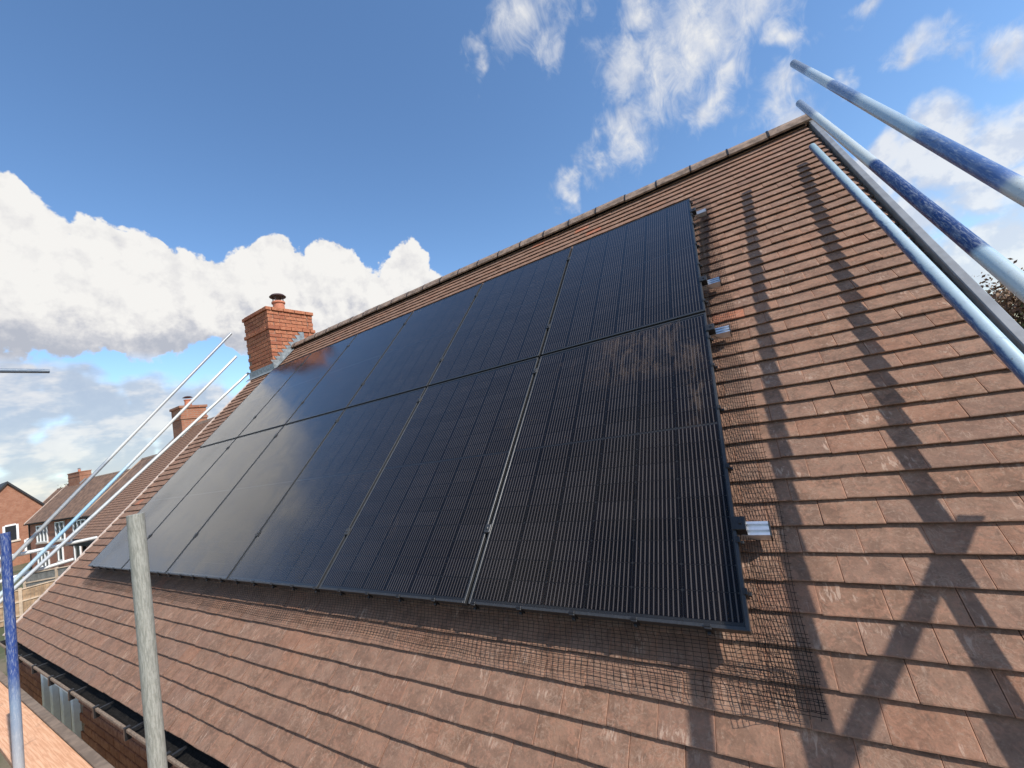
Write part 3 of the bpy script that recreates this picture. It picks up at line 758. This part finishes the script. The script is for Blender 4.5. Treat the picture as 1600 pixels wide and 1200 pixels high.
def far_house(loc, ang, L, D, eh, pitch_h, label, wallm, windows, chimney=None, courses=False, verge=TANV, ground_items=()):
    """x along the front eave, y into the plot, z up from the ground; eh eave height"""
    h = tag(empty('brick_house', loc, (0, 0, ang)), label, 'house', 'houses of the row beyond the gable')
    W = MB(); W.box((.15, .25, 0), (L - .15, D - .25, eh - .02))
    for xx in (.15, L - .40): W.prism([(.25, eh - .02), (D - .25, eh - .02), (D / 2, eh + pitch_h - .22)], 'x', xx, xx + .25)
    W.obj('wall', wallm, h)
    sl = math.atan2(pitch_h, D / 2); ln = math.hypot(pitch_h, D / 2)
    rf = MB(); e = .12
    rf.prism([(-.02, eh), (D / 2, eh + pitch_h), (D + .02, eh), (D + .02, eh - e), (D / 2, eh + pitch_h - e), (-.02, eh - e)], 'x', 0, L)
    r_ = rf.obj('roof', FROOF if not courses else FELT, h)
    if courses:
        nrow = int(ln / .1)
        me = None
        for k in range(nrow):
            o = bpy.data.objects.new('tile_course', me) if me else None
            if o is None:
                V, F = [], []; x = 0.0
                while x < L - .01:
                    w = min(.165, L - x); jy, jz = random.uniform(-.004, .004), random.uniform(-.003, .003); b0 = len(V)
                    V += [(x, jy, jz), (x + w - .004, jy, jz), (x + w - .004, .16, -.02), (x, .16, -.02), (x, jy, jz - .018), (x + w - .004, jy, jz - .018)]
                    F += [(b0, b0 + 1, b0 + 2, b0 + 3), (b0 + 4, b0 + 5, b0 + 1, b0)]; x += .168
                o = mesh_obj('tile_course', V, F, TILE); me = o.data
                set_attr(me, 'rnd', [((i // 6) * .6180339) % 1 for i in range(len(V))]); set_attr(me, 'edge', [0.0] * len(V))
                COL.objects.unlink(o)
            t = k * .1; o.location = (random.choice((0, .0)), t * math.cos(sl) - .03 * math.sin(sl), eh + t * math.sin(sl) + .035 * math.cos(sl)); o.rotation_euler = (sl, 0, 0)
            link(o, r_)
    MB().prism([(D / 2 - .13, eh + pitch_h - .10), (D / 2 - .06, eh + pitch_h + .04), (D / 2 + .06, eh + pitch_h + .04), (D / 2 + .13, eh + pitch_h - .10)], 'x', .02, L - .02).obj('ridge', RIDGE, r_)
    MB().prism([(-.06, eh - .16), (-.06, eh + .06), (D / 2, eh + pitch_h + .06), (D / 2, eh + pitch_h - .18)], 'x', -.05, -.004).obj('verge_strip', verge, r_)
    MB().box((0, -.13, eh - .16), (L, -.065, eh - .05)).obj('gutter', GUTTER, h)
    MB().box((.22, .14, 0), (.30, .22, eh - .16)).obj('downpipe', BLACKPL, h)
    for (x0, z0, w, hh, nb) in windows:
        wi = MB().box((x0, .20, z0), (x0 + w, .215, z0 + hh)).obj('window', WGLASS, h)
        f = MB()
        for q in range(nb + 1): xx = x0 + (w - .09) * q / nb; f.box((xx, .12, z0), (xx + .09, .235, z0 + hh))
        f.box((x0 + .09, .125, z0), (x0 + w - .09, .23, z0 + .09)).box((x0 + .09, .125, z0 + hh - .09), (x0 + w - .09, .23, z0 + hh))
        f.obj('window_frame', WHITEPL, wi)
        MB().box((x0 - .12, .08, z0 - .16), (x0 + w + .12, .24, z0 - .005)).obj('window_sill', SILL, wi)
    if chimney:
        cx, cw, cd, ct = chimney
        c = MB().box((cx, D / 2 - cd / 2, eh + pitch_h - .9), (cx + cw, D / 2 + cd / 2, eh + pitch_h + ct)).obj('chimney', BW2, h)
        MB().box((cx - .04, D / 2 - cd / 2 - .04, eh + pitch_h + ct - .09), (cx + cw + .04, D / 2 + cd / 2 + .04, eh + pitch_h + ct + .003)).obj('chimney_cap', BW2, c)
        MB().box((cx - .03, D / 2 - cd / 2 - .03, eh + pitch_h + ct - .52), (cx + cw + .03, D / 2 + cd / 2 + .03, eh + pitch_h + ct - .44)).obj('chimney_band', BW2, c)
        MB().lathe([(.11, 0), (.12, .05), (.11, .25), (.13, .26), (.13, .30)], 14).obj('chimney_pot', TERRA, c, (cx + cw / 2, D / 2, eh + pitch_h + ct))
        MB().lathe([(.01, .45), (.10, .43), (.17, .38), (.10, .37), (.01, .37)], 14).obj('chimney_cowl', DARKMET, c, (cx + cw / 2, D / 2, eh + pitch_h + ct))
        fl_ = MB().poly([(cx + cw + .005, D / 2 - cd / 2 - .05, eh + pitch_h - .50), (cx + cw + .005, D / 2, eh + pitch_h - .02), (cx + cw + .005, D / 2, eh + pitch_h + .16), (cx + cw + .005, D / 2 - cd / 2 - .05, eh + pitch_h - .32)]).obj('stepped_flashing', LEAD, c)
    return h
far_house((-12.5, 2.3, GZ), 0, 10.5, 6.6, 5.33, 3.30, 'brick house with coarse brown tile courses, chimney on its ridge, next beyond the gable', BW1, [(1.2, 3.55, 1.0, 1.35, 2), (4, 3.55, 1.2, 1.35, 2), (1.2, .9, 1.2, 1.2, 2)], (.0, .85, .85, .78), True, GREYTRIM)
far_house((-34, 6.9, GZ), 0, 9, 7.0, 5.45, 3.4, 'brick house showing a thin strip of roof with tan verge, middle of row', BW1, [(1.5, 3.4, 1.2, 1.4, 2)], None, False, TANV)
far_house((-62.3, 8.4, GZ), R_(9), 13.5, 7.4, 5.1, 3.75, 'long brick house with white framed windows under a plain brown roof', BW1,
          [(2.0, 2.95, 2.3, 1.75, 3), (6.1, 2.95, 1.8, 1.85, 2), (9.7, 2.95, 2.4, 1.75, 3), (1.9, .35, 2.4, 1.6, 3), (6.3, .9, 1.0, 1.5, 1), (9.6, .2, 1.2, 2.1, 1)], (1.0, 2.6, 1.0, .95), False, PALETRIM)
far_house((-79, 10.4, GZ), R_(9), 12, 7.4, 5.0, 3.75, 'brick house mostly hidden, its chimney peeping over the long roof', BW1, [], (6.0, 1.8, 1.0, 1.1), False, PALETRIM)

# gable-fronted house at the far left
g = tag(empty('brick_house', (-75, 8.98, GZ - .6)), 'orange brick house with black edged gable facing the camera at the picture edge', 'house', 'houses of the row beyond the gable')
AP, EVH, HW = 4.81 - GZ + .6, 1.44 - GZ + .6, 2.73
gw = MB().prism([(-HW - .8, 0), (HW + .8, 0), (HW + .8, EVH - .95), (0, AP - .15), (-HW - .8, EVH - .95)], 'x', -9, 0).obj('wall', BW2, g)
MB().prism([(-HW - 1.3, EVH - 1.55), (0, AP), (HW + 1.3, EVH - 1.55), (HW + 1.3, EVH - 1.85), (0, AP - .3), (-HW - 1.3, EVH - 1.85)], 'x', -9.2, .25).obj('roof', plain('black_verge', (.02, .02, .022), .6), g)
for (y0, z0, w, hh) in ((-.45, 3.75, 1.0, 1.9), (1.2, 2.1, 1.9, 1.4)):
    wi = MB().box((.01, y0, z0), (.02, y0 + w, z0 + hh)).obj('window', WGLASS, g)
    MB().box((.0, y0 - .14, z0), (.07, y0 + .06, z0 + hh)).box((.0, y0 + w - .06, z0), (.07, y0 + w + .14, z0 + hh)).box((.0, y0 + .06, z0 + hh - .1), (.07, y0 + w - .06, z0 + hh + .1)).obj('window_frame', WHITEPL, wi)
    MB().box((.0, y0 - .25, z0 - .22), (.12, y0 + w + .25, z0)).obj('window_sill', SILL, wi)

# garden fences
FW = plain('fence_timber', (.34, .225, .135), .9, 0, .3, 3)
FPOST = plain('fence_post', (.50, .38, .27), .9, 0, .15, 3)
FG = plain('grey_fence', (.16, .155, .14), .9, 0, .2, 4)
def fence(P, Q, h, pm, label, n):
    P, Q = Vector(P), Vector(Q); d = Q - P; L = d.length; ang = math.atan2(d.y, d.x)
    f = tag(empty('garden_fence', P, (0, 0, ang)), label, 'fence', 'garden fences')
    bay = L / n
    bme_ = None
    for k in range(n + 1): MB().box((k * bay - .07, -.07, 0), (k * bay + .07, .07, h + .12)).obj('post', FPOST, f)
    for k in range(n):
        x = k * bay + .08
        while x < (k + 1) * bay - .1:
            w = min(.145, (k + 1) * bay - .075 - x)
            o = MB().box((x, -.012 + random.uniform(0, .008), .05), (x + w, .012, h - random.uniform(0, .02))).obj('board', pm, f); x += .155
        MB().box((k * bay + .07, -.06, h), (k * bay + bay - .07, .05, h + .06)).obj('top_rail', FPOST, f)
        for z in (.35, h * .62): MB().box((k * bay + .07, -.055, z), (k * bay + bay - .07, -.0125, z + .09)).obj('rail', FPOST, f)
fence((-33.2, 2.2, GZ), (-32.2, 7.2, GZ), 1.85, FW, 'tall brown timber garden fence with pale posts and rails', 3)
fence((-42.5, 5.4, GZ), (-38.5, 8.0, GZ), 1.75, FG, 'dark grey panel fence with pale posts, behind the timber fence', 2)
# ------------------------------------------------------------------ trees
def leaf_mat(name, a, b_):
    m, t, b = mat(name, .7, 0, .3); rn = t.n('ShaderNodeAttribute', attribute_name='rnd').outputs['Fac']
    t.put(b.inputs['Base Color'], t.mix(rn, a, b_)); return m
BARK = plain('bark', (.10, .075, .055), .95, 0, .3, 8)
def tree(loc, H, rad, label, lm, nleaf, ls, seed, group='trees behind the houses'):
    rnd = random.Random(seed); t = tag(empty('tree', loc), label, 'tree', group)
    mb = MB(); hub = []
    def limb(p, d, L, r, lvl):
        pts = [Vector(p)]; q = Vector(p); dd = Vector(d)
        for k in range(4):
            dd = (dd + Vector((rnd.uniform(-.2, .2), rnd.uniform(-.2, .2), rnd.uniform(-.05, .15)))).normalized(); q = q + dd * L / 4; pts.append(q.copy())
        for k in range(4):
            i0 = len(mb.v); mb.wire([pts[k], pts[k + 1]], 1, 5)
            for j, pp in ((0, pts[k]), (1, pts[k + 1])):
                rr = r * (1 - .6 * (k + j) / 4)
                for s_ in range(5): v = Vector(mb.v[i0 + j * 5 + s_]); mb.v[i0 + j * 5 + s_] = tuple(pp + (v - pp) * rr)
        if lvl == 0: hub.append(pts[-1]); hub.append(pts[2]); return
        for k in range(4):
            a = rnd.uniform(0, 6.28); limb(pts[2 + k % 3], (dd + Vector((math.cos(a), math.sin(a), rnd.uniform(.0, .5))) * .9).normalized(), L * .62, r * .42, lvl - 1)
    limb((0, 0, 0), (0, 0, 1), H * .55, H * .028, 2)
    mb.obj('trunk', BARK, t)
    V, F, RR = [], [], []
    clumps = []
    for _ in range(70):
        d = Vector((rnd.gauss(0, 1), rnd.gauss(0, 1), rnd.gauss(0, 1))).normalized() * rnd.uniform(.45, 1.0)
        clumps.append((Vector((d.x * rad, d.y * rad, H * .60 + d.z * H * .40)), rnd.uniform(.10, .24) * rad))
    for _ in range(nleaf):
        c_, cr_ = rnd.choice(clumps); p = c_ + Vector((rnd.gauss(0, 1), rnd.gauss(0, 1), rnd.gauss(0, .7))) * cr_
        n_ = Vector((rnd.gauss(0, 1), rnd.gauss(0, 1), rnd.gauss(0, 1))).normalized(); a = n_.orthogonal().normalized(); b = n_.cross(a); s_ = ls * rnd.uniform(.6, 1.3)
        i = len(V); V += [tuple(p - a * s_), tuple(p + b * s_ * .5), tuple(p + a * s_), tuple(p - b * s_ * .5)]; F.append((i, i + 1, i + 2, i + 3)); RR += [rnd.random()] * 4
    cr = mesh_obj('crown', V, F, lm, t); set_attr(cr.data, 'rnd', RR)
COPPER = leaf_mat('copper_leaf', (.15, .08, .055), (.26, .165, .09)); GREEN = leaf_mat('green_leaf', (.06, .07, .022), (.13, .135, .045))
tree((19.0, 27.6, GZ), 9.3, 3.6, 'copper leaved tree beyond the right-hand verge', COPPER, 34000, .10, 3)
tree((20.2, 26.0, GZ), 7.6, 3.2, 'olive green tree low behind the copper leaved tree', GREEN, 22000, .11, 4)
for q, (x, y, h, lab) in enumerate(((-60, 22, 10.6, 'dark green tree top over the ridge of the long brown roof'), (-44, 18.5, 9.9, 'small tree top showing past the tan verge'), (-130, 28, 11.0, 'low dark tree between the orange gable and the long roof'))):
    tree((x, y, GZ), h, 4.5, lab, GREEN, 9000, .22, 20 + q)
